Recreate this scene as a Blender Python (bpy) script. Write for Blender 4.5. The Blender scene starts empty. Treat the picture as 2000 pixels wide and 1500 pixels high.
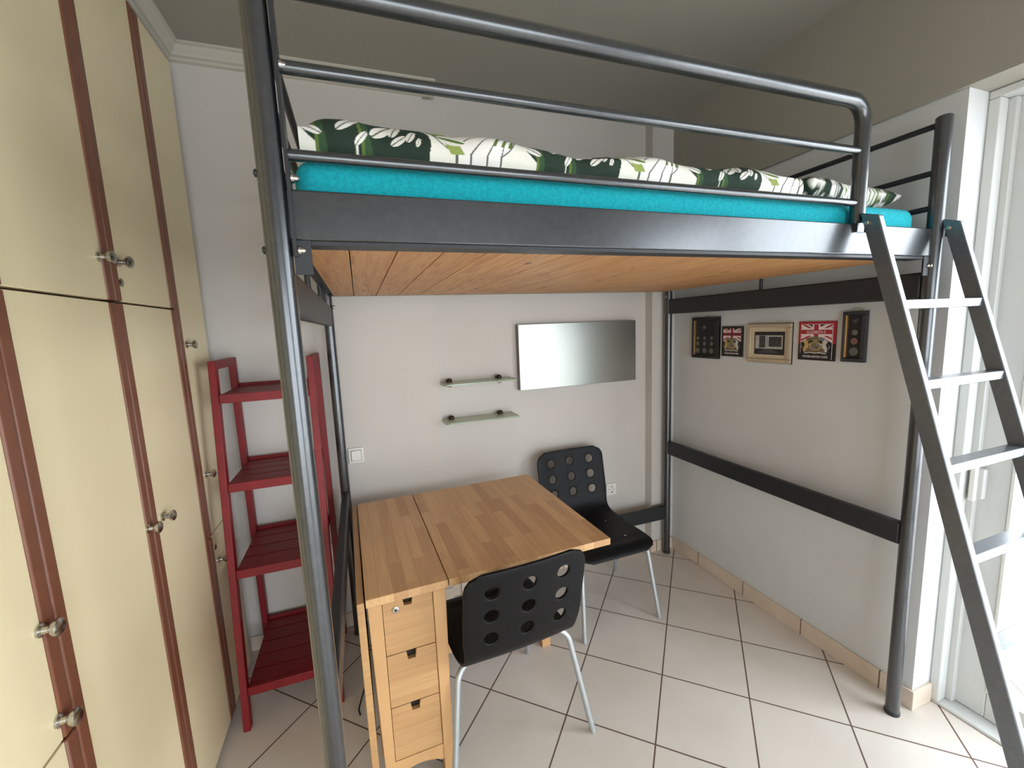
import bpy, bmesh, math, random
import numpy as np
from mathutils import Vector, Matrix
random.seed(7)
SC = bpy.context.scene
COL = SC.collection

# ------------------------------------------------------------------ camera
CX, CY, CZ = -1.909, -2.2847, 1.556
YAW, PITCH, ROLL, FPX = 0.3407, -0.1347, -0.0411, 830.09
F_ = Vector((math.sin(YAW)*math.cos(PITCH), math.cos(YAW)*math.cos(PITCH), math.sin(PITCH)))
R_ = Vector((math.cos(YAW), -math.sin(YAW), 0))
U_ = R_.cross(F_)
R2 = math.cos(ROLL)*R_ + math.sin(ROLL)*U_
U2 = -math.sin(ROLL)*R_ + math.cos(ROLL)*U_
cd = bpy.data.cameras.new('camera'); cam = bpy.data.objects.new('camera', cd); COL.objects.link(cam)
cam.matrix_world = Matrix(((R2.x, U2.x, -F_.x, CX), (R2.y, U2.y, -F_.y, CY), (R2.z, U2.z, -F_.z, CZ), (0, 0, 0, 1)))
cd.sensor_fit = 'HORIZONTAL'; cd.sensor_width = 36; cd.lens = 36*FPX/2000
cd.clip_start = 0.02; cd.clip_end = 100
SC.camera = cam

# ------------------------------------------------------------------ light
W = bpy.data.worlds.new('world'); SC.world = W; W.use_nodes = True
bg = W.node_tree.nodes['Background']
bg.inputs['Color'].default_value = (0.86, 0.93, 1.0, 1)
bg.inputs['Strength'].default_value = 6.2
def portal(name, loc, rot, sx, sy):
    ld = bpy.data.lights.new(name, 'AREA'); ld.shape = 'RECTANGLE'; ld.size = sx; ld.size_y = sy
    ld.cycles.is_portal = True
    o = bpy.data.objects.new(name, ld); o.location = loc; o.rotation_euler = rot; COL.objects.link(o)
portal('fill_window_portal', (-1.25, -4.32, 1.0), (math.radians(90), 0, 0), 2.2, 1.9)  # portal for the unseen window added in the front wall as fill
portal('daylight_portal', (0.36, -2.5, 1.13), (0, math.radians(90), 0), 2.3, 2.3)
SC.view_settings.view_transform = 'Standard'
SC.view_settings.look = 'None'
SC.view_settings.exposure = 0.6
SC.view_settings.gamma = 1.0
SC.view_settings.use_curve_mapping = False
SC.cycles.max_bounces = 12
SC.cycles.diffuse_bounces = 8
SC.cycles.transparent_max_bounces = 12

# ------------------------------------------------------------------ materials
def srgb(r, g, b):
    f = lambda c: ((c/255)/12.92 if c/255 <= .04045 else ((c/255+.055)/1.055)**2.4)
    return (f(r), f(g), f(b), 1)
class NT:
    def __init__(s, name):
        s.m = bpy.data.materials.new(name); s.m.use_nodes = True
        s.t = s.m.node_tree; s.b = s.t.nodes['Principled BSDF']; s.out = s.t.nodes['Material Output']
    def n(s, kind, **kw):
        x = s.t.nodes.new(kind)
        for k, v in kw.items():
            if k in x.bl_rna.properties: setattr(x, k, v)
        return x
    def link(s, a, b): s.t.links.new(a, b)
    def math(s, op, a, b=None, c=None):
        x = s.t.nodes.new('ShaderNodeMath'); x.operation = op
        for i, v in enumerate((a, b, c)):
            if v is None: continue
            if isinstance(v, (int, float)): x.inputs[i].default_value = v
            else: s.link(v, x.inputs[i])
        return x.outputs[0]
    def mix(s, fac, a, b, mode='MIX'):
        x = s.t.nodes.new('ShaderNodeMix'); x.data_type = 'RGBA'; x.blend_type = mode
        for i, v in ((0, fac), (6, a), (7, b)):
            if isinstance(v, (int, float)): x.inputs[i].default_value = v
            elif isinstance(v, tuple): x.inputs[i].default_value = v
            else: s.link(v, x.inputs[i])
        return x.outputs[2]
    def coord(s, which='Object'): return s.n('ShaderNodeTexCoord').outputs[which]
    def noise(s, vec, scale, detail=3, rough=.5, dist=0):
        x = s.n('ShaderNodeTexNoise'); s.link(vec, x.inputs['Vector'])
        x.inputs['Scale'].default_value = scale; x.inputs['Detail'].default_value = detail
        x.inputs['Roughness'].default_value = rough; x.inputs['Distortion'].default_value = dist
        return x.outputs[0]
    def mapping(s, vec, loc=(0, 0, 0), rot=(0, 0, 0), scale=(1, 1, 1), typ='POINT'):
        x = s.n('ShaderNodeMapping', vector_type=typ); s.link(vec, x.inputs[0])
        x.inputs[1].default_value = loc; x.inputs[2].default_value = rot; x.inputs[3].default_value = scale
        return x.outputs[0]
    def ramp(s, fac, stops):
        x = s.n('ShaderNodeValToRGB'); s.link(fac, x.inputs[0]); e = x.color_ramp.elements
        while len(e) < len(stops): e.new(.5)
        for i, (p, c) in enumerate(stops): e[i].position = p; e[i].color = c
        return x.outputs[0]
    def bump(s, h, strength, dist=.001):
        x = s.n('ShaderNodeBump'); s.link(h, x.inputs['Height'])
        x.inputs['Strength'].default_value = strength; x.inputs['Distance'].default_value = dist
        s.link(x.outputs[0], s.b.inputs['Normal'])
    def set(s, **kw):
        for k, v in kw.items():
            i = s.b.inputs[k.replace('_', ' ')]
            if isinstance(v, (int, float, tuple)): i.default_value = v
            else: s.link(v, i)
        return s.m
def simple(name, col, rough=.5, metal=0., bump=0., bscale=300, var=.06, vscale=8):
    t = NT(name); c = t.coord()
    nz = t.noise(c, vscale, 4)
    dark = tuple(v*(1-var) for v in col[:3])+(1,); lite = tuple(min(1, v*(1+var)) for v in col[:3])+(1,)
    t.set(Base_Color=t.ramp(nz, [(.3, dark), (.7, lite)]), Roughness=rough, Metallic=metal)
    if bump: t.bump(t.noise(c, bscale, 2), bump)
    return t.m
M = {}
M['wall'] = simple('wall_paint', srgb(200, 194, 187), .75, bump=.15, bscale=60, var=.025, vscale=2.5)
M['wall_grey'] = simple('cool_grey_wall_paint', srgb(205, 206, 206), .75, bump=.15, bscale=60, var=.025, vscale=2.5)
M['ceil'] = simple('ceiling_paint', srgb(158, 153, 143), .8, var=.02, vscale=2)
M['trimw'] = simple('white_lacquer', srgb(222, 220, 214), .4, var=.02)
M['cornice'] = simple('cornice_plaster', srgb(190, 184, 172), .7, var=.02)
M['frame_white'] = simple('door_frame_lacquer', srgb(205, 206, 204), .35, var=.02)
M['metal'] = simple('gunmetal_paint', srgb(60, 62, 65), .34, metal=.7, bump=.2, bscale=260, var=.1, vscale=60)
M['metal2'] = simple('ladder_paint', srgb(96, 101, 108), .42, metal=.6, bump=.1, bscale=260, var=.08, vscale=60)
M['metal3'] = simple('dark_rail_paint', srgb(46, 47, 50), .45, metal=.3, bump=.1, bscale=260, var=.08, vscale=60)
for k_ in ('metal', 'metal2'):
    p_ = M[k_].node_tree.nodes['Principled BSDF']
    p_.inputs['Coat Weight'].default_value = 1.0; p_.inputs['Coat Roughness'].default_value = .2; p_.inputs['Coat IOR'].default_value = 1.6
M['steel'] = simple('brushed_steel', srgb(190, 186, 178), .25, metal=1, var=.05, vscale=80)
M['tube'] = simple('silver_tube_paint', srgb(176, 180, 182), .35, metal=.55, var=.04, vscale=40)
M['bronze'] = simple('dark_bronze', srgb(70, 60, 50), .3, metal=.8)
M['black'] = simple('black_lacquer', srgb(13, 13, 14), .45, bump=.08, bscale=500, var=.1)
M['black'].node_tree.nodes['Principled BSDF'].inputs['Specular IOR Level'].default_value = .22
M['red'] = simple('red_stain', srgb(120, 7, 17), .5, bump=.1, bscale=90, var=.12, vscale=14)
M['cream'] = simple('cream_laminate', srgb(229, 213, 174), .38, bump=.12, bscale=450, var=.025, vscale=3)
M['brown'] = simple('brown_edging', srgb(118, 72, 52), .4, var=.08, vscale=20)
M['carcass'] = simple('dark_gap_board', srgb(70, 45, 32), .6)
M['plastic'] = simple('white_plastic', srgb(225, 222, 214), .35, var=.01)
M['hole'] = simple('socket_hole', srgb(25, 24, 24), .6)
M['dark_in'] = simple('drawer_inside', srgb(40, 28, 20), .8)
M['cord'] = simple('black_cord', srgb(30, 28, 27), .5)
M['teal'] = simple('teal_terry', srgb(0, 152, 164), .95, bump=.5, bscale=230, var=.16, vscale=130)
M['ink_black'] = simple('print_black', srgb(26, 22, 24), .4)
M['ink_red'] = simple('print_red', srgb(168, 30, 48), .4)
M['ink_dred'] = simple('print_dark_red', srgb(120, 22, 38), .4)
M['ink_white'] = simple('print_white', srgb(232, 216, 212), .4)
M['ink_navy'] = simple('print_navy', srgb(34, 28, 46), .4)
M['ink_gold'] = simple('print_gold', srgb(190, 160, 100), .4, var=.2, vscale=200)
M['ink_olive'] = simple('print_olive', srgb(112, 98, 66), .4, var=.25, vscale=260)
M['ink_silver'] = simple('print_silver', srgb(200, 196, 190), .4, var=.15, vscale=200)
M['ink_grey'] = simple('print_grey', srgb(120, 116, 120), .4, var=.3, vscale=160)
M['case'] = simple('coin_case_black', srgb(20, 18, 20), .3)
M['case2'] = simple('coin_case_slate', srgb(52, 52, 56), .35)
M['case_in'] = simple('coin_case_lining', srgb(30, 28, 33), .6)
M['gold'] = simple('gold_bevel', srgb(226, 178, 112), .25, metal=.8)
M['coin'] = simple('coin_silver', srgb(112, 112, 106), .4, metal=.5, var=.25, vscale=220)
M['coin_cu'] = simple('coin_copper', srgb(135, 104, 94), .35, metal=.6, var=.2, vscale=220)
M['champagne'] = simple('champagne_frame', srgb(190, 174, 150), .35, metal=.3)
M['mat'] = simple('cream_mat_board', srgb(205, 190, 165), .7)
M['photo_l'] = simple('grey_print_light', srgb(175, 172, 168), .5, var=.15, vscale=60)
M['photo_d'] = simple('grey_print_dark', srgb(60, 58, 60), .5, var=.5, vscale=70)
M['mirror'] = simple('mirror_panel', srgb(164, 165, 158), .28, metal=1, var=.01)
M['mirror_edge'] = simple('mirror_edge', srgb(120, 116, 112), .4, metal=.3)
M['towel'] = None

def mk_floor(name='floor_tiles'):
    t = NT(name); c = t.coord()
    S = .340
    mp = t.mapping(c, (-.519, -1.128, 0), (0, 0, math.radians(-43.0)), (S, S, 1), 'TEXTURE')
    sp = t.n('ShaderNodeSeparateXYZ'); t.link(mp, sp.inputs[0])
    def edge(o):
        f = t.math('FRACT', o); return t.math('MINIMUM', f, t.math('SUBTRACT', 1., f))
    e = t.math('MINIMUM', edge(sp.outputs[0]), edge(sp.outputs[1]))
    grout = t.math('LESS_THAN', e, .0085)
    fl = t.n('ShaderNodeVectorMath', operation='FLOOR'); t.link(mp, fl.inputs[0])
    wn = t.n('ShaderNodeTexWhiteNoise'); wn.noise_dimensions = '3D'; t.link(fl.outputs[0], wn.inputs[0])
    nz = t.noise(c, 4, 4, .5)
    col = t.ramp(nz, [(.3, srgb(208, 199, 189)), (.7, srgb(216, 208, 199))])
    col = t.mix(t.math('MULTIPLY', wn.outputs[0], .12), col, srgb(196, 176, 158))
    col = t.mix(grout, col, srgb(96, 76, 66))
    t.set(Base_Color=col, Roughness=t.math('ADD', t.math('MULTIPLY', grout, .5), t.math('ADD', .24, t.math('MULTIPLY', nz, .01))))
    h = t.math('SUBTRACT', 1., t.math('LESS_THAN', e, .011))
    t.bump(h, .5, .0015)
    return t.m
M['tile'] = mk_floor()
def mk_skirt(axis):
    t = NT('skirting_tile'); c = t.coord(); sp = t.n('ShaderNodeSeparateXYZ'); t.link(c, sp.inputs[0])
    f = t.math('FRACT', t.math('MULTIPLY', t.math('ADD', sp.outputs[axis], .285 if axis == 1 else .12), 1/.335))
    e = t.math('LESS_THAN', t.math('MINIMUM', f, t.math('SUBTRACT', 1., f)), .008)
    nz = t.noise(c, 8, 4)
    col = t.mix(e, t.ramp(nz, [(.3, srgb(206, 188, 170)), (.7, srgb(216, 200, 184))]), srgb(110, 88, 72))
    return t.set(Base_Color=col, Roughness=.3)
M['skirt_x'] = mk_skirt(0); M['skirt_y'] = mk_skirt(1)
def mk_block(name='beech_butcher_block', rot=0., c1=(210, 168, 120), c2=(164, 116, 76), bw=.38, rh=.043, axis='z', rough=.38):
    t = NT(name); c = t.coord()
    r = (0, 0, math.radians(90)) if axis == 'z' else (math.radians(90), 0, 0)
    mp = t.mapping(c, (0, 0, 0), r)
    b = t.n('ShaderNodeTexBrick', offset=.37, offset_frequency=2); t.link(mp, b.inputs['Vector'])
    b.inputs['Color1'].default_value = srgb(*c1); b.inputs['Color2'].default_value = srgb(*c2)
    b.inputs['Mortar'].default_value = srgb(*[v*.9 for v in c2]); b.inputs['Scale'].default_value = 1
    b.inputs['Mortar Size'].default_value = .0004; b.inputs['Bias'].default_value = -.3
    b.inputs['Brick Width'].default_value = bw; b.inputs['Row Height'].default_value = rh
    sc = (60, 2.5, 60) if axis == 'z' else (2.5, 60, 60)
    g = t.noise(t.mapping(c, scale=sc), 1.6, 4, .55, .4)
    col = t.mix(1.0, b.outputs[0], t.ramp(g, [(.25, (.8, .78, .75, 1)), (.75, (1.08, 1.06, 1.03, 1))]), 'MULTIPLY')
    blot = t.noise(c, 4.5, 3)
    col = t.mix(t.math('MULTIPLY', blot, .3), col, srgb(204, 162, 116))
    return t.set(Base_Color=col, Roughness=rough)
M['beech_top'] = mk_block()
M['beech_front'] = mk_block('beech_front', axis='x', c1=(194, 152, 104), c2=(170, 128, 84), bw=.7, rh=.06)
M['beech'] = simple('beech_solid', srgb(196, 152, 104), .4, var=.07, vscale=6)
M['beech_end'] = mk_block('beech_leaf_edge', c1=(190, 160, 110), c2=(150, 120, 78), bw=.043, rh=.3)
def mk_pine():
    t = NT('pine_planks'); c = t.coord(); oi = t.n('ShaderNodeObjectInfo')
    off = t.n('ShaderNodeVectorMath', operation='ADD'); t.link(c, off.inputs[0])
    sc = t.n('ShaderNodeVectorMath', operation='SCALE'); sc.inputs[0].default_value = (13, 29, 7); t.link(oi.outputs['Random'], sc.inputs['Scale']); t.link(sc.outputs[0], off.inputs[1])
    g = t.noise(t.mapping(off.outputs[0], scale=(38, 2.2, 38)), 1.3, 4, .6, 1.6)
    k = t.n('ShaderNodeTexVoronoi'); t.link(t.mapping(off.outputs[0], scale=(9, 3.4, 1)), k.inputs['Vector']); k.inputs['Scale'].default_value = 1
    col = t.ramp(g, [(.25, srgb(160, 104, 58)), (.5, srgb(196, 144, 92)), (.8, srgb(214, 168, 112))])
    col = t.mix(t.math('LESS_THAN', k.outputs['Distance'], .085), col, srgb(120, 66, 34))
    col = t.mix(t.math('MULTIPLY', oi.outputs['Random'], .3), col, srgb(176, 124, 76))
    return t.set(Base_Color=col, Roughness=.5)
M['pine'] = mk_pine()
def mk_glass(name, tint, fac, rough=.02):
    t = NT(name); t.t.nodes.remove(t.b)
    tr = t.n('ShaderNodeBsdfTransparent'); tr.inputs[0].default_value = tint
    gl = t.n('ShaderNodeBsdfGlossy'); gl.inputs['Roughness'].default_value = rough
    mx = t.n('ShaderNodeMixShader'); mx.inputs[0].default_value = fac
    t.link(tr.outputs[0], mx.inputs[1]); t.link(gl.outputs[0], mx.inputs[2]); t.link(mx.outputs[0], t.out.inputs[0])
    return t.m
M['glass'] = mk_glass('window_glass', (.97, .98, .98, 1), .05)
def mk_frost():
    t = NT('greenish_shelf_glass'); t.t.nodes.remove(t.b)
    tr = t.n('ShaderNodeBsdfTransparent'); tr.inputs[0].default_value = (.86, .9, .82, 1)
    p = t.n('ShaderNodeBsdfPrincipled'); p.inputs['Base Color'].default_value = srgb(206, 212, 195); p.inputs['Roughness'].default_value = .25
    mx = t.n('ShaderNodeMixShader'); mx.inputs[0].default_value = .65
    t.link(tr.outputs[0], mx.inputs[1]); t.link(p.outputs[0], mx.inputs[2]); t.link(mx.outputs[0], t.out.inputs[0])
    return t.m
M['shelf_glass'] = mk_frost()
M['shelf_edge'] = simple('glass_edge_green', srgb(150, 164, 142), .2)
def mk_print():
    t = NT('leaf_print_cotton'); a = t.n('ShaderNodeVertexColor', layer_name='print')
    c = t.coord()
    t.set(Base_Color=a.outputs[0], Roughness=.85)
    t.bump(t.noise(c, 28, 4, .6), .35, .01)
    return t.m
M['print'] = mk_print()
def mk_towel():
    t = NT('blue_patterned_cloth'); c = t.coord(); v = t.n('ShaderNodeTexVoronoi'); t.link(c, v.inputs['Vector']); v.inputs['Scale'].default_value = 16
    return t.set(Base_Color=t.ramp(v.outputs['Distance'], [(.25, srgb(40, 50, 120)), (.5, srgb(120, 140, 200)), (.7, srgb(210, 216, 235))]), Roughness=.9)
M['towel'] = mk_towel()

# ------------------------------------------------------------------ geometry helpers
OFF = {}
def empty(name, loc, label=None, cat=None, group=None, rz=0.):
    o = bpy.data.objects.new(name, None); COL.objects.link(o); o.location = loc; o.rotation_euler = (0, 0, rz)
    o.empty_display_size = .05
    if label: o['label'] = label
    if cat: o['category'] = cat
    if group: o['group'] = group
    OFF[o.name] = Vector(loc)
    return o
def tag(o, label, cat, group=None):
    o['label'] = label; o['category'] = cat
    if group: o['group'] = group
    return o
def obj(name, bm, mat, parent=None, world=True, smooth=True, bevel=0., origin=None):
    me = bpy.data.meshes.new(name)
    bmesh.ops.recalc_face_normals(bm, faces=bm.faces)
    off = Vector((0, 0, 0))
    if parent is not None and world: off = OFF.get(parent.name, Vector((0, 0, 0)))
    if parent is None and origin is not None: off = Vector(origin)
    if off.length: bmesh.ops.translate(bm, verts=bm.verts, vec=-off)
    bm.to_mesh(me); bm.free()
    mats = mat if isinstance(mat, (list, tuple)) else [mat]
    for m in mats: me.materials.append(m)
    if smooth and len(me.polygons):
        me.polygons.foreach_set('use_smooth', [True]*len(me.polygons)); me.set_sharp_from_angle(angle=math.radians(38))
    o = bpy.data.objects.new(name, me); COL.objects.link(o)
    if parent is not None: o.parent = parent
    elif origin is not None: o.location = origin
    OFF[o.name] = off
    if bevel:
        b = o.modifiers.new('bevel', 'BEVEL'); b.width = bevel; b.segments = 2; b.limit_method = 'ANGLE'; b.angle_limit = math.radians(40)
    return o
def struct(o): o['kind'] = 'structure'; return o
def B(): return bmesh.new()
def box(bm, x0, x1, y0, y1, z0, z1, mi=0):
    v = [bm.verts.new((x, y, z)) for x in (x0, x1) for y in (y0, y1) for z in (z0, z1)]
    for f in ((0, 1, 3, 2), (4, 6, 7, 5), (0, 4, 5, 1), (2, 3, 7, 6), (0, 2, 6, 4), (1, 5, 7, 3)):
        bm.faces.new([v[i] for i in f]).material_index = mi
    return v
def bx(*a): bm = B(); box(bm, *a); return bm
def prism(bm, pts, axis, a, b, mi=0):
    """polygon pts in the two axes other than axis, extruded a..b along axis"""
    def P(p, t):
        q = list(p); q.insert(axis, t); return q
    n = len(pts)
    A_ = [bm.verts.new(P(p, a)) for p in pts]; B_ = [bm.verts.new(P(p, b)) for p in pts]
    bm.faces.new(A_).material_index = mi; bm.faces.new(B_[::-1]).material_index = mi
    for i in range(n): bm.faces.new((A_[i], A_[(i+1) % n], B_[(i+1) % n], B_[i])).material_index = mi
def hull8(bm, bot, top):
    """two quads of four 3D points joined"""
    a = [bm.verts.new(p) for p in bot]; b = [bm.verts.new(p) for p in top]
    bm.faces.new(a[::-1]); bm.faces.new(b)
    for i in range(4): bm.faces.new((a[i], a[(i+1) % 4], b[(i+1) % 4], b[i]))
def tube(bm, pts, r, seg=16, cap=True):
    pts = [Vector(p) for p in pts]; n = len(pts); rings = []
    t0 = (pts[1]-pts[0]).normalized()
    up = Vector((0, 0, 1)) if abs(t0.z) < .9 else Vector((1, 0, 0))
    nrm = (up - t0*up.dot(t0)).normalized()
    for i in range(n):
        t = ((pts[min(i+1, n-1)]-pts[i]).normalized() + (pts[i]-pts[max(i-1, 0)]).normalized()).normalized()
        nrm = (nrm - t*nrm.dot(t)).normalized(); bn = t.cross(nrm)
        rr = r[i] if isinstance(r, (list, tuple)) else r
        rings.append([bm.verts.new(pts[i] + rr*(math.cos(2*math.pi*k/seg)*nrm + math.sin(2*math.pi*k/seg)*bn)) for k in range(seg)])
    for i in range(n-1):
        for k in range(seg):
            bm.faces.new((rings[i][k], rings[i][(k+1) % seg], rings[i+1][(k+1) % seg], rings[i+1][k]))
    if cap: bm.faces.new(rings[0][::-1]); bm.faces.new(rings[-1])
def fillet(p, q, s, r, n=6):
    """corner q between p and s rounded with radius r"""
    p, q, s = Vector(p), Vector(q), Vector(s); a = (p-q).normalized(); b = (s-q).normalized()
    ang = a.angle(b); d = r/math.tan(ang/2); c = q + (a+b).normalized()*(r/math.sin(ang/2))
    u = (q+a*d)-c; w = (q+b*d)-c; th = u.angle(w); out = []
    for i in range(n+1):
        f = i/n; out.append(c + (u*math.sin((1-f)*th)+w*math.sin(f*th))/math.sin(th))
    return out
def path(pts, r):
    out = [Vector(pts[0])]
    for i in range(1, len(pts)-1): out += fillet(pts[i-1], pts[i], pts[i+1], r)
    return out+[Vector(pts[-1])]
def lathe(bm, prof, origin, axis, seg=20):
    """prof = [(distance along axis, radius)]"""
    axis = Vector(axis).normalized(); up = Vector((0, 0, 1)) if abs(axis.z) < .9 else Vector((1, 0, 0))
    n = (up-axis*up.dot(axis)).normalized(); b = axis.cross(n); o = Vector(origin); rings = []
    for d, r in prof:
        rings.append([bm.verts.new(o+axis*d+max(r, 1e-4)*(math.cos(2*math.pi*k/seg)*n+math.sin(2*math.pi*k/seg)*b)) for k in range(seg)])
    for i in range(len(rings)-1):
        for k in range(seg): bm.faces.new((rings[i][k], rings[i][(k+1) % seg], rings[i+1][(k+1) % seg], rings[i+1][k]))
    bm.faces.new(rings[0][::-1]); bm.faces.new(rings[-1])
def copy_tree(o, parent=None):
    c = o.copy(); COL.objects.link(c)
    if parent is not None: c.parent = parent
    for ch in list(o.children): copy_tree(ch, c)
    return c

# ================================================================== SETTING
H = 2.762
RO = -1.395            # the balcony opening starts here (y) and runs towards the camera
YE = -3.62
struct(obj('floor', bx(-3.2, .24, -4.3, .1, -.05, 0), M['tile'], smooth=False))
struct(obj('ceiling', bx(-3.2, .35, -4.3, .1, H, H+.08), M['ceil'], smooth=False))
bm = B()
box(bm, -3.2, -1.512, 0, .15, 0, H)
box(bm, -1.512, -.155, .035, .15, 0, H)
box(bm, -.155, .02, -.032, .15, 0, H)
struct(obj('wall_back', bm, M['wall'], smooth=False))
bm = B()
box(bm, .018, .34, RO, .15, 0, 2.262)
box(bm, .018, .34, YE-.7, YE, 0, 2.262)
struct(obj('wall_right', bm, M['wall_grey'], smooth=False))
bm = B()
box(bm, -2.66, -2.56, -2.9, 0, 2.66, H)
box(bm, -3.2, -3.15, -4.3, 0, 0, H)
box(bm, -2.66, -2.545, -.108, 0, 0, 2.66)
struct(obj('wall_left', bm, M['wall'], smooth=False))
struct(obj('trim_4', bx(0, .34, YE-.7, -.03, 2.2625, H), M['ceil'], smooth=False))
bm = B(); wx0, wx1, wz0, wz1 = -2.35, -.15, .06, 1.92  # opening for a glazed window added behind the camera to bring fill daylight
box(bm, -3.2, wx0, -4.3, -4.2, 0, H); box(bm, wx1, .34, -4.3, -4.2, 0, H); box(bm, wx0, wx1, -4.3, -4.2, 0, wz0); box(bm, wx0, wx1, -4.3, -4.2, wz1, H)
struct(obj('wall_front', bm, M['wall'], smooth=False))
bm = B()
for a, b in ((wx0, wx0+.06), (wx1-.06, wx1), ((wx0+wx1)/2-.05, (wx0+wx1)/2+.05)): box(bm, a, b, -4.27, -4.22, wz0, wz1)
for a, b in ((wz0, wz0+.06), (wz1-.06, wz1)):
    box(bm, wx0+.06, (wx0+wx1)/2-.05, -4.27, -4.22, a, b); box(bm, (wx0+wx1)/2+.05, wx1-.06, -4.27, -4.22, a, b)
win = struct(obj('added_fill_window', bm, M['frame_white'], bevel=.004))  # unseen window, added only to let extra daylight under the bed
obj('pane', bx(wx0+.055, wx1-.055, -4.247, -4.243, wz0+.055, wz1-.055), M['glass'], win)
# cornice: stepped profile (distance from wall, drop from ceiling)
CP = [(0, 0), (.062, 0), (.062, .008), (.050, .012), (.044, .024), (.034, .03), (.028, .042), (.016, .046), (.014, .056), (0, .06)]
bm = B()
prism(bm, [(-d, H-z) for d, z in CP], 0, -2.56, -1.452)
struct(obj('trim_1', bm, M['cornice']))
bm = B()
prism(bm, [(-2.56+d, H-z) for d, z in CP], 1, -2.9, -.002)
struct(obj('trim_2', bm, M['cornice']))
# tile skirting
bm = B(); box(bm, -2.54, -1.512, -.011, 0, 0, .075); box(bm, -1.512, -.155, .024, .035, 0, .075); box(bm, -.166, .018, -.043, -.032, 0, .075); box(bm, -.166, -.155, -.032, .024, 0, .075)
struct(obj('baseboard_back', bm, M['skirt_x'], bevel=.002))
bm = B(); prism(bm, [(.018, -.032), (.007, -.032), (.007, RO-.011), (.128, RO-.011), (.128, RO), (.018, RO)], 2, 0, .08)
struct(obj('baseboard_right', bm, M['skirt_y'], bevel=.002))
# balcony door: fixed frame then two leaves
bm = B()
box(bm, .128, .178, RO-.03, RO, .012, 2.236); box(bm, .178, .30, RO-.02, RO, .012, 2.236)
box(bm, .179, .215, RO-.05, RO-.0205, .012, 2.2358)
box(bm, .128, .30, YE, RO-.0005, 2.2362, 2.262)
box(bm, .128, .30, YE, YE+.03, .012, 2.236)
box(bm, .13, .30, YE, RO-.0005, 0, .0118)
struct(obj('trim_3', bm, M['frame_white'], bevel=.004))
def leaf(n, y0, y1, x0=.2):
    x1 = x0+.042
    fr = B(); w = .085
    box(fr, x0, x1, y0, y0+w, .014, 2.236); box(fr, x0, x1, y1-w, y1, .014, 2.236)
    box(fr, x0, x1, y0+w, y1-w, .014, .12); box(fr, x0, x1, y0+w, y1-w, 2.15, 2.236)
    d = struct(obj(f'door_{n}', fr, M['frame_white'], bevel=.004))
    obj('pane', bx(x0+.018, x0+.024, y0+w-.006, y1-w+.006, .114, 2.156), M['glass'], d)
    g = B()
    for yy in (y0+w, y1-w-.008): box(g, x0-.003, x0+.004, yy, yy+.008, .12, 2.15)
    obj('glazing_bead', g, M['trimw'], d)
    return d
d1 = leaf(1, -2.52, -1.442)
hb = B(); box(hb, .176, .2, -1.468, -1.425, .86, .975)
obj('handle', hb, M['frame_white'], d1, bevel=.005)
hb = B(); box(hb, .158, .178, -1.452, -1.434, .85, .985)
obj('handle_grip', hb, M['trimw'], d1, bevel=.004)
leaf(2, -3.58, -2.49, .25)
# outside
bm = bx(.24, 3.4, -5.5, 1.5, -.06, -.012)
box(bm, -4, .24, -6.5, -4.31, -.06, -.012)
struct(obj('balcony_floor', bm, M['tile'], smooth=False))

# ================================================================== WARDROBE
XW = -2.522
wr = empty('wardrobe', (-2.7, -1.3, 0), 'tall built-in wardrobe with cream doors and brown vertical edging strips', 'wardrobe')
obj('carcass', bx(-3.14, XW-.022, -2.88, -.112, 0, 2.655), M['carcass'], wr, smooth=False)
def knob_bm(y, z):
    bm = B(); lathe(bm, [(0, .013), (.004, .013), (.007, .008), (.016, .007), (.021, .013), (.026, .0165), (.031, .0165), (.034, .012)], (XW, y, z), (1, 0, 0), 18); return bm
def lock_bm(y, z):
    bm = B(); lathe(bm, [(0, .012), (.003, .012), (.004, .010), (.0045, .004)], (XW, y, z), (1, 0, 0), 18); return bm
ES = .034
def wdoor(y0, y1, z0, z1, strips, knobs, locks=()):
    a = y0+(ES if 'l' in strips else 0); b = y1-(ES if 'r' in strips else 0)
    d = obj('door', bx(XW-.02, XW, a, b, z0+.003, z1-.003), M['cream'], wr, bevel=.0015)
    if 'l' in strips: obj('edging_strip', bx(XW-.02, XW+.004, y0+.0015, a, z0+.003, z1-.003), M['brown'], d, bevel=.004)
    if 'r' in strips: obj('edging_strip', bx(XW-.02, XW+.004, b, y1-.0015, z0+.003, z1-.003), M['brown'], d, bevel=.004)
    for y, z in knobs: obj('knob', knob_bm(y, z), M['steel'], d)
    for y, z in locks: obj('lock', lock_bm(y, z), M['steel'], d)
S = [-1.675, -1.245, -.815, -.412, -.112]
ZS, ZL = 1.666, .782
wdoor(S[2], S[3], ZS, 2.65, 'lr', [(-.768, 1.778)], [(-.768, 1.722)])
wdoor(S[1], S[2], ZS, 2.65, 'lr', [(-.862, 1.777)])
wdoor(S[0], S[1], ZS, 2.65, 'lr', [])
wdoor(S[2], S[3], .02, ZS, 'lr', [(-.745, 1.02)])
wdoor(S[1], S[2], .02, ZS, 'lr', [(-.842, 1.025)])
wdoor(S[0], S[1], ZL, ZS, 'lr', [(-1.285, 1.023), (-1.285, .83)])
wdoor(S[0], S[1], .02, ZL, 'lr', [])
wdoor(S[3], S[4], ZL, 2.65, 'l', [(-.352, 1.538), (-.342, 1.025)])
wdoor(S[3], S[4], .02, ZL, 'l', [(-.335, .661)], [(-.352, .724)])
wdoor(-2.105, S[0], ZS, 2.65, 'lr', []); wdoor(-2.105, S[0], .02, ZS, 'lr', [])
wdoor(-2.535, -2.105, ZS, 2.65, 'lr', []); wdoor(-2.535, -2.105, .02, ZS, 'lr', [])
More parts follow.
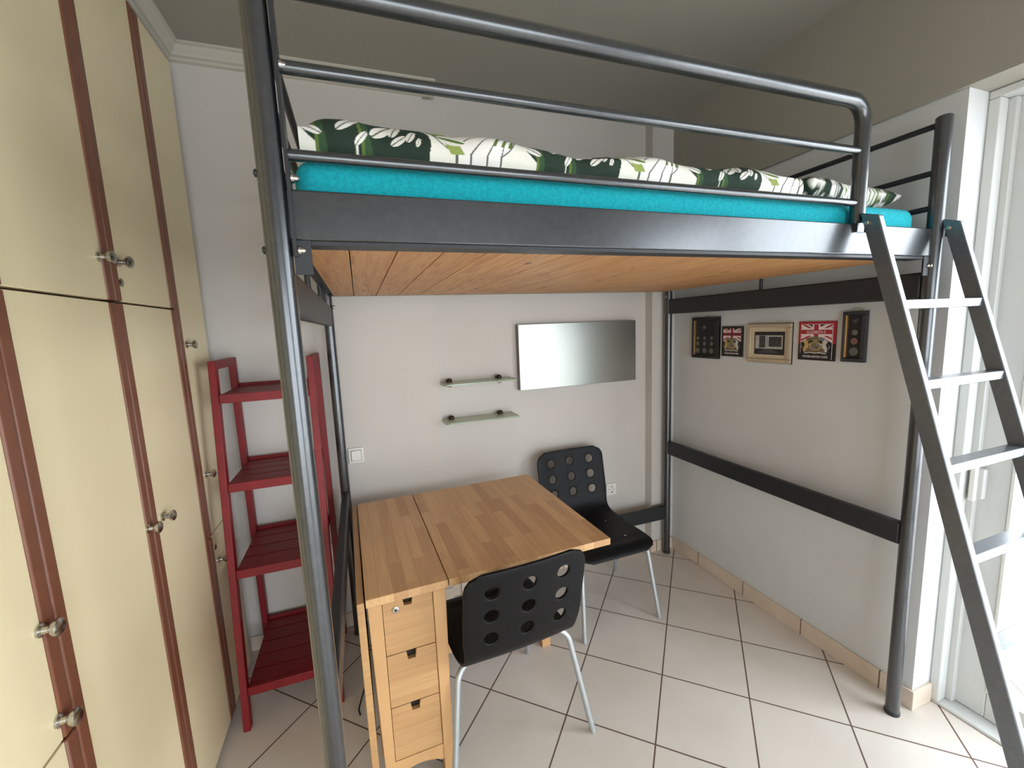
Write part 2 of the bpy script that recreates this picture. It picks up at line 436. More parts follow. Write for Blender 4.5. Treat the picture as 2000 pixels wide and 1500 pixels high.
obj('side_panel', bx(-3.14, XW-.004, -2.9, -2.88, 0, 2.655), M['cream'], wr)

# ================================================================== LOFT BED
XL, XR, YF, YB = -2.0322, -.069, -1.38, -.0797
PR = .0225
bed = empty('loft_bed', (-1.05, -.73, 0), 'dark grey metal loft bed on four tall round posts over the dining corner', 'loft bed')
def part(name, bm, mat=None, parent=None, **k): return obj(name, bm, mat or M['metal'], parent or bed, **k)
def post(x, y, top):
    bm = B(); tube(bm, [(x, y, .012), (x, y, top-.004), (x, y, top)], [PR, PR, PR-.004], 28)
    p = part('post', bm)
    f = B(); lathe(f, [(0, PR+.002), (.014, PR+.002), (.016, PR)], (x, y, 0), (0, 0, 1), 24); part('foot_cap', f, M['metal3'], p)
    return p
post(XL, YF, 2.42); post(XR, YF, 2.172); post(XL, YB, 2.172); post(XR, YB, 2.172)
# long side beams
BF = YF-.006
def beam(yf, yb, lip=True):
    bm = B(); box(bm, XL+PR-.002, XR-PR+.002, yf, yb, 1.730, 1.820)
    o = part('side_beam', bm, bevel=.003)
    if lip:
        l = B(); box(l, XL+PR+.03, XR-PR-.02, yf+.003, yf+.05, 1.722, 1.7295); part('support_lip', l, M['metal3'], o)
    return o
fb = beam(BF, BF+.03); beam(YB-.012, YB+.016, False)
# planks under the mattress
px = XL+.030
seams = [-1.912, -1.811, -1.708, -1.606, -1.500, -1.392, -1.330]
x = px; k = 0
while x < -.10:
    nx = seams[k] if k < len(seams) and k < 6 else x+random.choice((.095, .1, .104, .11))
    nx = min(nx, -.095)
    if nx-x < .03: break
    part('plank', bx(x+.0012, nx-.0012, BF+.032, YB-.014, 1.7305, 1.75), M['pine'], bevel=.0015)
    x = nx; k += 1
# end frames
def end(x, sgn):
    # upper rail, lower rail, three guard bars, short struts
    t = .016
    part('upper_end_rail', bx(x-t, x+t, YF+PR-.003, YB-PR+.003, 1.592, 1.682), M['metal3'], bevel=.006)
    part('lower_end_rail', bx(x-t, x+t, YF+PR-.003, YB-PR+.003, .692, .778), M['metal3'], bevel=.006)
    for z in (2.150, 2.003, 1.890):
        bm = B(); tube(bm, [(x, YF+PR-.003, z), (x, YB-PR+.003, z)], .0095, 14); part('end_bar', bm, M['metal3'])
    for y in ((YF+YB)/2,) if sgn > 0 else ((YF+YB)/2-.18, (YF+YB)/2+.25, (YF+YB)/2+.36):
        bm = B(); tube(bm, [(x, y, 1.681), (x, y, 1.742)], .008, 12); part('strut', bm, M['metal3'])
    # angle that carries the planks
    part('end_angle', bx(x-.004 if sgn < 0 else x-.03, x+.03 if sgn < 0 else x+.004, YF+.03, YB-.03, 1.742, 1.80), M['metal3'])
end(XL, -1); end(XR, 1)
part('back_rail', bx(XL+PR-.003, XR-PR+.003, YB-.014, YB+.014, .246, .336), M['metal3'], bevel=.004)
# guard rail on the long open side
GY = YF+.004
gv = -.452
gr = B(); tube(gr, path([(XL+.03, GY, 2.166), (gv, GY, 2.166), (gv, GY, 1.822)], .06), .0205, 22)
g = part('guard_rail', gr)
for z, r in ((2.030, .0115), (1.882, .0105)):
    bm = B(); tube(bm, [(XL+.03, GY, z), (gv, GY, z)], r, 16); part('guard_bar', bm, M['metal'], g)
part('guard_plate', bx(XL+PR+.003, XL+PR+.009, GY-.018, GY+.018, 1.70, 2.24), M['metal3'], g)
part('guard_bracket', bx(gv-.024, gv+.024, BF-.008, BF+.0, 1.795, 1.8205), M['metal'], g)
# cap nuts
def nut(p, ax):
    bm = B(); lathe(bm, [(0, .009), (.005, .009), (.0055, .006), (.011, .0055), (.014, .002)], p, ax, 12); part('cap_nut', bm, M['steel'])
for z in (2.03, 1.84, 1.712): nut((XL+PR+.010, GY-.006, z), (1, 0, 0))
for z in (1.845, 1.712):
    bm = B(); lathe(bm, [(0, .007), (.004, .007), (.006, .004)], (XL-PR+.001, YF, z), (-1, 0, 0), 12); part('bolt_head', bm, M['metal3'])
nut((XL+PR+.001, YB-.01, 1.64+.04), (1, 0, 0)); nut((XR-PR-.001, YB-.01, 1.70), (-1, 0, 0)); nut((XR-PR-.001, YF-.005, 1.70), (-1, 0, 0))
for x in (XL+PR+.002, XR-PR-.032):
    part('corner_plate', bx(x, x+.03, BF+.001, BF+.006, 1.668, 1.730), M['metal3'])

# ---- mattress, duvet, pillow
def rbox(x0, x1, y0, y1, z0, z1, r, nx, ny, f=None):
    bm = B(); box(bm, x0, x1, y0, y1, z0, z1)
    bmesh.ops.bevel(bm, geom=list(bm.edges), offset=r, segments=6, affect='EDGES', profile=.5)
    return bm
mt = obj('mattress', rbox(-2.0, -.115, -1.352, -.1, 1.752, 1.8935, .036, 1, 1), M['teal'], None, origin=(-1.05, -.73, 1.752))
tag(mt, 'mattress in a bright teal terry sheet on the loft bed', 'mattress')

def leaf_print(s, t):
    """leaf pattern colours at fabric coordinates (metres)"""
    P = .47
    row = np.floor(t/.26); tt = t-row*.26; ss = s+row*.21
    q = np.mod(ss, P)
    col = np.empty(s.shape+(3,)); col[...] = srgb(226, 222, 210)[:3]
    def put(m, c): col[m] = srgb(*c)[:3]
    def ell(cx, cy, a, b, ang):
        dx = q-cx; dx = dx-P*np.round(dx/P); dy = tt-cy; c, sn = math.cos(ang), math.sin(ang)
        return (dx*c+dy*sn)/a, (-dx*sn+dy*c)/b
    def inside(*a): u, v = ell(*a); return u*u+v*v < 1
    green, green2, dark, dark2 = (140, 154, 78), (88, 108, 46), (24, 44, 30), (44, 74, 42)
    # lined leaf
    u, v = ell(.37, .07, .10, .082, -.2)
    m = u*u+v*v < 1
    put(m, (234, 228, 222))
    dx = q-.452; dy = tt-.092
    ang = np.arctan2(dy+2.2*dx*dx, -dx+.004)
    put(m & (np.abs(np.sin(ang*10)) < .17), (92, 94, 88)); put(m & (u*u+v*v > .94), (84, 92, 78))
    # pale green stem and its side shoots
    put((np.abs(tt-(.085-5.5*(q-.455)**2)) < .005) & (q > .405), green)
    for xo in (.425, .445, .462): put((np.abs((q-xo)-.5*(tt-.05)) < .004) & (tt < .075) & (tt > .02), green2)
    # big dark leaf
    lf = (.135, .05, .142, .09, -.36)
    m = inside(*lf); u, v = ell(*lf)
    put(m, dark)
    w = u*4.6+v*1.6
    put(m & (np.abs(np.sin(w)) < .3) & (u < .3), dark2); put(m & (np.abs(np.sin(w+.3)) < .12) & (u < .3), green2)
    for e in ((.05, .078, .046, .015, .5), (.03, .03, .03, .010, -.5), (.105, .055, .034, .012, .9), (.15, .088, .018, .010, .1),
              (.17, .045, .028, .015, .8), (.198, .055, .026, .011, 1.2), (.205, .022, .02, .009, .7), (.23, .035, .018, .008, 1.1), (.245, .02, .012, .005, 1.2), (.13, .018, .022, .007, 1.0)):
        put(m & inside(*e), (228, 222, 214))
        u2, v2 = ell(*e); put(m & (u2*u2+v2*v2 < 1) & (np.abs(v2) < .14), (96, 104, 84))
    # green stem beside the dark leaf
    dxx = q-.285
    put((np.abs(dxx+.55*(tt-.08)) < .015) & (tt > .0) & (tt < .13), green); put((np.abs(dxx+.03+.9*(tt-.08)) < .006) & (tt > .03) & (tt < .13), green2)
    put(np.abs(tt-(.105-.6*(q-.24))) < .007*(q > .2)*(q < .31), green)
    put(inside(.315, .035, .03, .016, -.3), (222, 220, 206)); put(inside(.315, .032, .032, .004, -.3), green2)
    return col

def cloth_grid(xs, ts, fn):
    """grid mesh: fn(x, t) -> point; the print attribute is painted by fabric coordinates"""
    bm = B(); vs = [[bm.verts.new(fn(x, t)) for t in ts] for x in xs]
    for i in range(len(xs)-1):
        for j in range(len(ts)-1): bm.faces.new((vs[i][j], vs[i+1][j], vs[i+1][j+1], vs[i][j+1]))
    bm.verts.index_update()
    return bm
def paint(o, s, t):
    me = o.data; ca = me.color_attributes.new('print', 'FLOAT_COLOR', 'POINT')
    c = leaf_print(np.array(s), np.array(t)); rgba = np.ones((len(s), 4), np.float32); rgba[:, :3] = c
    ca.data.foreach_set('color', rgba.ravel())
# duvet: closed profile sweeping from under the front edge, over the top, to the back
DX0, DX1 = -1.985, -.612
def duvet_profile(h):
    # arc of (y, z) points: front bottom tucked in, bulge, top, back
    pts = [(-1.27, 1.8945), (-1.30, 1.895), (-1.316, 1.910), (-1.326, 1.93), (-1.322, 1.955), (-1.302, 1.890+h*.86), (-1.26, 1.890+h), (-1.15, 1.890+h*1.0), (-.9, 1.890+h*.93), (-.5, 1.890+h*.9), (-.25, 1.89+h*.85), (-.16, 1.89+h*.6), (-.135, 1.905), (-.17, 1.8945)]
    return pts
def resample(pts, lens):
    P = np.array(pts, float)
    # smooth with Catmull-Rom
    Q = []
    n = len(P)
    for i in range(n-1):
        p0, p1, p2, p3 = P[max(i-1, 0)], P[i], P[i+1], P[min(i+2, n-1)]
        for k in range(12):
            f = k/12; Q.append(.5*((2*p1)+(-p0+p2)*f+(2*p0-5*p1+4*p2-p3)*f*f+(-p0+3*p1-3*p2+p3)*f**3))
    Q.append(P[-1]); Q = np.array(Q); d = np.r_[0, np.cumsum(np.linalg.norm(np.diff(Q, axis=0), axis=1))]
    return np.stack([np.interp(lens*d[-1], d, Q[:, k]) for k in range(Q.shape[1])], 1), d[-1]
ts = np.r_[np.linspace(0, .02, 6)[:-1], np.linspace(.02, .105, 120), np.linspace(.115, 1, 50)]
xs = np.linspace(DX0, DX1, 640)
bm = B(); grid = []; S_, T_ = [], []
rng = np.random.RandomState(3)
for x in xs:
    f = (x-DX0)/(DX1-DX0)
    h = .100-.012*f+.006*math.sin(9*f+.5)+.004*math.sin(23*f)
    h *= max(.25, min(1, (1-((max(0, f-.9))/.1)**2*.85)))*(.45+.55*math.sqrt(max(0, 1-(1-min(1, f/.035))**2)))
    p, L = resample(duvet_profile(h), ts)
    wob = .006*math.sin(x*17)+.004*math.sin(x*41+1)
    rowv = []
    for j, (y, z) in enumerate(p):
        g_ = max(0, min(1, (z-1.9)/.06)); yy = y+wob*g_*(1 if ts[j] < .5 else 0)
        zz = z+.004*math.sin(13*x+21*y)*g_
        rowv.append(bm.verts.new((x, yy, zz))); S_.append(x+2.0); T_.append(max(0., ts[j]*L-.075))
    grid.append(rowv)
for i in range(len(xs)-1):
    for j in range(len(ts)-1): bm.faces.new((grid[i][j], grid[i+1][j], grid[i+1][j+1], grid[i][j+1]))
bm.faces.new(grid[0][::1]); bm.faces.new(grid[-1][::-1])
bm.verts.index_update()
dv = obj('duvet', bm, M['print'], None, origin=(-1.15, -.73, 1.89)); paint(dv, S_, T_)
tag(dv, 'white duvet printed with dark green monstera leaves spread along the mattress', 'duvet')
# pillow
n = 70; bm = B(); S_, T_ = [], []; top = {}; bot = {}
PX, PY, PW, PD, PT = -.345, -.92, .265, .40, .058
for i in range(n):
    for j in range(n):
        a = -1+2*i/(n-1); b = -1+2*j/(n-1)
        prof = (max(0, 1-a**4)*max(0, 1-b**4))**.55
        pin = 1-.09*(1-abs(a))*(abs(b)**3)*1.0; pin2 = 1-.07*(1-abs(b))*(abs(a)**3)
        X = PX+PW*a*pin2; Y = PY+PD*b*pin
        Y += .03*a; zc = 1.948-.004*b + .0*a
        hgt = PT*prof*(1+.08*math.sin(5*a+3*b))
        S_.append(X*1.0+3.02); T_.append((Y+1.33))
        top[i, j] = bm.verts.new((X, Y, zc+hgt))
for i in range(n):
    for j in range(n):
        if i in (0, n-1) or j in (0, n-1): bot[i, j] = top[i, j]; continue
        v = top[i, j].co; a = -1+2*i/(n-1); b = -1+2*j/(n-1)
        prof = (max(0, 1-a**4)*max(0, 1-b**4))**.4
        bot[i, j] = bm.verts.new((v.x, v.y, max(1.8945, 1.948-.004*b-PT*prof))); S_.append(v.x+3.02); T_.append(v.y+1.33)
for i in range(n-1):
    for j in range(n-1):
        bm.faces.new((top[i, j], top[i+1, j], top[i+1, j+1], top[i, j+1]))
        bm.faces.new((bot[i, j], bot[i, j+1], bot[i+1, j+1], bot[i+1, j]))
bm.verts.index_update()
pl = obj('pillow', bm, M['print'], None, origin=(PX, PY, 1.89)); paint(pl, S_, T_)
tag(pl, 'pillow in a matching green leaf print at the far end of the loft bed', 'pillow')

# ================================================================== LADDER
ld = empty('ladder', (-.262, -1.7, 0), 'dark grey metal ladder leaning against the right end of the loft bed', 'ladder')
SL = .295
def ly(z): return -1.446-SL*(1.83-z)          # front face of the stiles
for x0, x1 in ((-.474, -.450), (-.074, -.050)):
    bm = B(); D = .044; zt = 1.836
    prism(bm, [(ly(0)+.0, 0), (ly(0)+D, 0), (ly(zt+.012)+D, zt+.012), (ly(zt-.004), zt-.004)], 0, x0, x1)
    s = obj('stile', bm, M['metal2'], ld, bevel=.003)
    f = B(); box(f, x0-.001, x1+.001, ly(0)-.001, ly(0)+D+.001, .0, .02); obj('foot_cap', f, M['metal3'], s)
    h = B(); lathe(h, [(0, .007), (.006, .007), (.007, .004), (.012, .003)], (x0 if x0 < -.2 else x0, ly(1.815)+.03, 1.815), (-1, 0, 0), 12); obj('bolt', h, M['steel'], s)
    hk = B(); xm = x0+.005
    box(hk, xm, xm+.012, BF-.030, BF+.012, 1.8215, 1.8265); box(hk, xm, xm+.012, BF-.03, BF-.022, 1.79, 1.8215)
    obj('hook', hk, M['metal3'], s)
for i in range(7):
    z = 1.585-.2225*i
    bm = B(); yf = ly(z)+.002
    box(bm, -.4505, -.0735, yf, yf+.040, z-.026, z)
    obj('rung', bm, M['metal2'], ld, bevel=.002)

# ================================================================== GATELEG TABLE
TX, TY, TA = -1.9801, -.1895, .0294
tb = empty('gateleg_table', (TX, TY, 0), 'beech gateleg table with one leaf raised and three small front drawers', 'table', rz=TA)
def tp(name, bm, mat, parent=None, **k): return obj(name, bm, mat, parent or tb, world=False, **k)
def tbx(u0, u1, v0, v1, z0, z1): return bx(u0, u1, -v1, -v0, z0, z1)
tp('tabletop', tbx(0, .259, 0, .80, .712, .74), M['beech_top'], bevel=.002)
tp('raised_leaf', tbx(.262, .89, 0, .80, .714, .74), M['beech_top'], bevel=.002)
tp('hanging_leaf', tbx(-.026, -.004, 0, .80, .115, .733), M['beech_front'], bevel=.002)
# cabinet legs, rails and panels
for u0, u1 in ((.004, .047), (.209, .252)):
    for v0, v1 in ((.742, .785), (.015, .058)):
        bm = B(); a = .012
        hull8(bm, [(u0+(a if u0 < .1 else 0), -v1, 0), (u1-(0 if u0 < .1 else a), -v1, 0), (u1-(0 if u0 < .1 else a), -v0, 0), (u0+(a if u0 < .1 else 0), -v0, 0)],
              [(u0, -v1, .7118), (u1, -v1, .7118), (u1, -v0, .7118), (u0, -v0, .7118)])
        tp('leg', bm, M['beech'], bevel=.002)
for v0, v1 in ((.748, .782), (.018, .052)):
    pts = [(.0465, .13)]+[(.0465+(.163)*i/12, .07+.022*math.sin(math.pi*i/12)) for i in range(13)]+[(.2095, .13)]
    bm = B(); prism(bm, [(p[0], p[1]) for p in pts], 1, -v1, -v0); tp('arched_rail', bm, M['beech'])
tp('side_panel', tbx(.008, .02, .0585, .7415, .13, .711), M['beech_front']); tp('side_panel', tbx(.236, .248, .0585, .7415, .13, .711), M['beech_front'])
tp('cabinet_back', tbx(.048, .208, .06, .07, .13, .711), M['dark_in'])
tp('inner_box', tbx(.022, .234, .1, .70, .132, .70), M['dark_in'])
for k, (z0, z1) in enumerate(((.519, .708), (.330, .516), (.132, .327))):
    nu = (.127, .0165); h = .030
    pts = [(.0485, z0), (.2075, z0), (.2075, z1), (nu[0]+nu[1], z1), (nu[0]+nu[1]*.72, z1-h), (nu[0]-nu[1]*.72, z1-h), (nu[0]-nu[1], z1), (.0485, z1)]
    bm = B(); prism(bm, pts, 1, -.781, -.763)
    d = tp('drawer', bm, M['beech_front'], bevel=.001)
    tp('finger_notch', tbx(nu[0]-nu[1], nu[0]+nu[1], .752, .760, z1-h-.004, z1), M['dark_in'], d)
    if k == 0:
        l = B(); lathe(l, [(0, .011), (.003, .011), (.0045, .008), (.005, .008)], (.088, -.781, .672), (0, -1, 0), 20); tp('lock', l, M['steel'], d)
        l = B(); lathe(l, [(0, .004), (.0008, .004)], (.088, -.786, .672), (0, -1, 0), 12); tp('keyhole', l, M['hole'], d)
# swung gate leg
gu, gv_ = .80, .36
gl = B(); hull8(gl, [(gu-.022, -gv_-.02, 0), (gu+.022, -gv_-.02, 0), (gu+.022, -gv_+.02, 0), (gu-.022, -gv_+.02, 0)], [(gu-.022, -gv_-.02, .713), (gu+.022, -gv_-.02, .713), (gu+.022, -gv_+.02, .713), (gu-.022, -gv_+.02, .713)])
glo = tp('gate_leg', gl, M['beech'], bevel=.002)
for z0 in (.65, .12): tp('gate_rail', bx(.25, gu-.021, -gv_-.012, -gv_+.012, z0, z0+.05), M['beech'], glo)

# ================================================================== CHAIRS
def make_chair():
    root = empty('dining_chair', (0, 0, 0))
    g = .0182; NC = 24; W0 = NC*g; ZSEAT = .424
    prof = [(-.294, .812), (-.276, .71), (-.256, .61), (-.238, .52), (-.214, .462), (-.175, .434), (-.11, .424), (0, .421), (.09, .423), (.16, .421), (.20, .412), (.225, .392)]
    L = resample(prof, np.array([0., 1.]))[1]
    NR = int(round(L/g)); lens = np.arange(NR+1)/NR
    pr, _ = resample(prof, lens)
    st = L/NR
    holes = []
    for cr in (4, 9, 14):
        for cc in (5, 12, 19): holes.append((cr, cc))
    def warp(xx, d):
        """x across, d along the sheet from the top of the back"""
        half = W0/2
        wid = 1-.05*math.exp(-((d-.36)/.07)**2)
        rc = .062
        e = min(d, L-d)
        if e < rc:
            k = math.sqrt(max(0, rc*rc-(rc-e)**2))/rc
            if abs(xx) > half-rc: xx = math.copysign(half-rc+(abs(xx)-(half-rc))*max(k, .02), xx)
        i = min(max(d/st, 0), NR-1e-6); a = int(i); f = i-a
        y, z = pr[a]*(1-f)+pr[a+1]*f
        curve = .016*(1-(xx/half)**2) if d < .33 else .016*(1-(xx/half)**2)*max(0, 1-(d-.33)/.1)
        sag = .008*(1-(xx/half)**2)*max(0, min(1, (d-.45)/.08)) if d < L-.08 else 0
        return (xx*wid, y-curve, z-sag)
    bm = B(); V = {}
    skip = set()
    for cr, cc in holes:
        for r_ in range(cr-2, cr+2):
            for c_ in range(cc-2, cc+2): skip.add((r_, c_))
    inner = set()
    for cr, cc in holes:
        for r_ in range(cr-1, cr+2):
            for c_ in range(cc-1, cc+2): inner.add((r_, c_))
    for r_ in range(NR+1):
        for c_ in range(NC+1):
            if (r_, c_) in inner: continue
            V[r_, c_] = bm.verts.new(warp((c_-NC/2)*g, r_*st))
    for r_ in range(NR):
        for c_ in range(NC):
            if (r_, c_) in skip: continue
            bm.faces.new((V[r_, c_], V[r_, c_+1], V[r_+1, c_+1], V[r_+1, c_]))
    for cr, cc in holes:
        ring = [(-2, k) for k in range(-2, 2)]+[(k, 2) for k in range(-2, 2)]+[(2, -k) for k in range(-2, 2)]+[(-k, -2) for k in range(-2, 2)]
        ci = []
        for a, b in ring:
            th = math.atan2(a, b); ci.append(bm.verts.new(warp((cc-NC/2)*g+.0245*math.cos(th), cr*st+.0245*math.sin(th))))
        for k in range(16):
            a, b = ring[k], ring[(k+1) % 16]
            bm.faces.new((V[cr+a[0], cc+a[1]], V[cr+b[0], cc+b[1]], ci[(k+1) % 16], ci[k]))
    bmesh.ops.remove_doubles(bm, verts=bm.verts, dist=.0006)
    sh = obj('seat_shell', bm, M['black'], root, world=False)
    so = sh.modifiers.new('solid', 'SOLIDIFY'); so.thickness = .012; so.offset = 0
    sb = sh.modifiers.new('bevel', 'BEVEL'); sb.width = .003; sb.segments = 2; sb.limit_method = 'ANGLE'; sb.angle_limit = math.radians(60)
    for sx in (-1, 1):
        bm = B(); tube(bm, path([(sx*.05, .13, .399), (sx*.195, .165, .397), (sx*.225, .235, .004)], .06), .011, 14)
        obj('leg', bm, M['tube'], root, world=False)
        bm = B(); tube(bm, path([(sx*.05, -.10, .402), (sx*.215, -.155, .404), (sx*.275, -.235, .004)], .06), .011, 14)
        obj('leg', bm, M['tube'], root, world=False)
    fr = B(); box(fr, -.05, .05, -.12, .15, .398, .4105); obj('seat_bracket', fr, M['tube'], root, world=False)
    for x_, y_ in ((-.11, .1), (.11, .1), (-.11, -.09), (.11, -.09)):
        b = B(); lathe(b, [(0, .006), (.0015, .006), (.002, .004)], (x_, y_, ZSEAT), (0, 0, 1), 12)
        obj('seat_screw', b, M['steel'], root, world=False)
    return root
ch = make_chair(); ch.location = (-1.478, -.802, 0); ch.rotation_euler = (0, 0, .07)
tag(ch, 'black moulded chair with a holed back, nearest the viewer, tucked under the table front', 'chair', 'black chairs at the table')
c2 = copy_tree(ch); c2.location = (-.768, -.362, 0); c2.rotation_euler = (0, 0, math.pi+.02)
c2['label'] = 'black moulded chair with a holed back standing against the back wall beside the socket'

# ================================================================== RED LADDER SHELF
rs = empty('ladder_shelf', (-2.28, -.26, 0), 'red-stained wooden ladder shelf with four shelves, between the wardrobe and bed', 'shelf')
RXL, RXR = -2.468, -2.094
ZT = 1.468
def fy(z): return -.335-.115*(ZT-z)      # front face of front legs
for x0 in (RXL, RXR-.026):
    bm = B(); hull8(bm, [(x0, fy(0), 0), (x0+.026, fy(0), 0), (x0+.026, fy(0)+.036, 0), (x0, fy(0)+.036, 0)], [(x0, fy(ZT), ZT), (x0+.026, fy(ZT), ZT), (x0+.026, fy(ZT)+.036, ZT), (x0, fy(ZT)+.036, ZT)])
    obj('front_leg', bm, M['red'], rs, bevel=.002)
    obj('back_leg', bx(x0, x0+.026, -.062, -.026, 0, ZT), M['red'], rs, bevel=.002)
    obj('top_rail', bx(x0, x0+.026, fy(ZT)+.036, -.062, ZT-.034, ZT), M['red'], rs, bevel=.002)
for z in (1.337, .985, .640, .168):
    y0 = fy(z)+.004; xa, xb = RXL+.0265, RXR-.0265
    bm = B(); box(bm, xa, xb, y0, y0+.02, z-.036, z+.0)
    nsl = max(2, int(round((-.03-y0-.02)/.095))); w = (-.03-y0-.022)/nsl
    for k in range(nsl): box(bm, xa, xb, y0+.022+k*w, y0+.022+(k+1)*w-.006, z-.02, z-.002)
    box(bm, xa, xb, -.04, -.028, z-.04, z+.012)
    obj('shelf_board', bm, M['red'], rs, bevel=.0015)

# ================================================================== WALL THINGS
# mirror
mr = empty('mirror', (-.66, -.002, 1.18), 'frameless rectangular mirror panel hung on the back wall above the chair', 'mirror')
MX0, MX1, MZ0, MZ1 = -1.052, -.262, 1.186, 1.563
obj('backing', bx(MX0, MX1, -.006, .0345, MZ0, MZ1), M['mirror_edge'], mr)
obj('mirror_pane', bx(MX0, MX1, -.010, -.0062, MZ0, MZ1), M['mirror'], mr, bevel=.001)
# glass shelves
def gshelf(z, label):
    s = empty('glass_shelf', (-1.3, .018, z), label, 'shelf', 'glass wall shelves')
    x0, x1, y0, y1 = -1.511, -1.098, -.108, .03; c = .028
    out = [(x0, y1), (x0, y0+c)]+[(x0+c-c*math.cos(a), y0+c-c*math.sin(a)) for a in np.linspace(.3, 1.57, 5)]+[(x1-.012, y0), (x1, y0+.012), (x1, y1)]
    bm = B(); n_ = len(out)
    A_ = [bm.verts.new((p[0], p[1], z-.004)) for p in out]; Bv = [bm.verts.new((p[0], p[1], z+.004)) for p in out]
    bm.faces.new(A_); bm.faces.new(Bv)
    for i in range(n_): bm.faces.new((A_[i], A_[(i+1) % n_], Bv[(i+1) % n_], Bv[i])).material_index = 1
    obj('glass_pane', bm, [M['shelf_glass'], M['shelf_edge']], s, smooth=False)
    for xx in (-1.462, -1.178):
        b = B(); lathe(b, [(0, .015), (.006, .0175), (.012, .0165), (.018, .012), (.021, .004)], (xx, .0, z+.0042-.012+.012), (0, 0, 1), 16)
        box(b, xx-.009, xx+.009, -.004, .0345, z+.005, z+.016)
        k = obj('clamp', b, M['bronze'], s)
        b = B(); lathe(b, [(0, .014), (.010, .016), (.016, .013), (.018, .004)], (xx, -.012, z-.0042), (0, 0, -1), 16); box(b, xx-.009, xx+.009, -.01, .0345, z-.018, z-.0045)
        obj('clamp_foot', b, M['steel'], k)
    return s
gshelf(1.264, 'upper of the two small greenish glass shelves left of the mirror')
gshelf(1.058, 'lower of the two small greenish glass shelves left of the mirror')
# switch and sockets
def plate(name, x0, x1, z0, z1, yw, label, cat, sock):
    o = empty(name, ((x0+x1)/2, yw, z0), label, cat)
    bm = bx(x0, x1, yw-.010, yw, z0, z1); obj('cover_plate', bm, M['plastic'], o, bevel=.003)
    cx, cz = (x0+x1)/2, (z0+z1)/2
    if not sock:
        obj('rocker', bx(cx-.024, cx+.024, yw-.016, yw-.0102, cz-.027, cz+.027), M['plastic'], o, bevel=.003)
        b = B(); box(b, cx-.026, cx+.026, yw-.0108, yw-.0101, cz-.029, cz+.029); obj('rocker_gap', b, M['mirror_edge'], o)
    else:
        b = B(); lathe(b, [(0, .026), (.006, .026), (.0061, .0215), (.001, .0205), (.001, .001)], (cx, yw-.0101, cz), (0, -1, 0), 24); obj('socket_ring', b, M['plastic'], o)
        b = B()
        for dx in (-.0095, .0095): lathe(b, [(0, .0035), (.0005, .0035)], (cx+dx, yw-.0112, cz), (0, -1, 0), 10)
        for dz in (-.018, .018): box(b, cx-.003, cx+.003, yw-.0165, yw-.0112, cz+dz-.003, cz+dz+.003)
        obj('contact_hole', b, M['hole'], o)
    return o
plate('light_switch', -2.006, -1.932, .890, .970, 0, 'square white light switch beside the rear left bed post', 'switch', False)
plate('wall_socket', -.463, -.390, 0.430, .508, .035, 'white wall socket on the back wall right of the rear chair', 'socket', True)
plate('wall_socket', -2.135, -2.058, .405, .480, 0, 'white wall socket low behind the red ladder shelf', 'socket', True)
# small cord on the floor
cb = B(); tube(cb, [(-2.03, -.60, .004), (-2.036, -.57, .004), (-2.025, -.52, .005), (-2.01, -.47, .012), (-2.004, -.44, .03), (-2.012, -.40, .02), (-2.02, -.33, .004)], .003, 8)
tag(obj('cord', cb, M['cord'], None, origin=(-2.02, -.5, 0)), 'short dark cord lying on the tiles beside the hanging table leaf', 'cord')

# ---- framed things on the right wall. u runs from left to right, v up, d out of the wall
XWALL = .018
class Panel:
    def __init__(s, name, y0, z0, w, h, label, cat, tilt=0., group=None):
        s.y0, s.z0, s.w, s.h = y0, z0, w, h
        s.root = empty(name, (XWALL, y0-w/2, z0), label, cat, group)
    def P(s, u, v, d): return (XWALL-.0006-d, s.y0-u, s.z0+v)
    def box(s, u0, u1, v0, v1, d0, d1, bm=None):
        bm = bm or B(); a = s.P(u0, v0, d0); b = s.P(u1, v1, d1)
        box(bm, min(a[0], b[0]), max(a[0], b[0]), min(a[1], b[1]), max(a[1], b[1]), min(a[2], b[2]), max(a[2], b[2])); return bm
    def poly(s, pts, d, bm, th=.0003):
        n_ = len(pts)
        A_ = [bm.verts.new(s.P(u, v, d)) for u, v in pts]; B_ = [bm.verts.new(s.P(u, v, d+th)) for u, v in pts]
        bm.faces.new(A_); bm.faces.new(B_)
        for i in range(n_): bm.faces.new((A_[i], A_[(i+1) % n_], B_[(i+1) % n_], B_[i]))
    def disc(s, u, v, r, d, bm, th=.002, sq=1.):
        s.poly([(u+r*math.cos(a), v+r*sq*math.sin(a)) for a in np.linspace(0, 2*math.pi, 20, endpoint=False)], d, bm, th)
    def add(s, name, bm, mat, parent=None, bevel=0.):
        return obj(name, bm, mat, parent or s.root, bevel=bevel, smooth=False)
    def text(s, body, u, v, size, d, mat, name='lettering', sx=1., parent=None):
        cu = bpy.data.curves.new('t', 'FONT'); cu.body = body; cu.size = size; cu.align_x = 'CENTER'; cu.extrude = .0002; cu.resolution_u = 2
        to = bpy.data.objects.new('t', cu); COL.objects.link(to)
        dg = bpy.context.evaluated_depsgraph_get(); me = bpy.data.meshes.new_from_object(to.evaluated_get(dg))
        bpy.data.objects.remove(to); bpy.data.curves.remove(cu)
        bm = B(); bm.from_mesh(me); bpy.data.meshes.remove(me)
        for q in bm.verts: q.co = s.P(u+q.co.x*sx, v+q.co.y, d+q.co.z)
        return obj(name, bm, mat, parent or s.root, smooth=False)
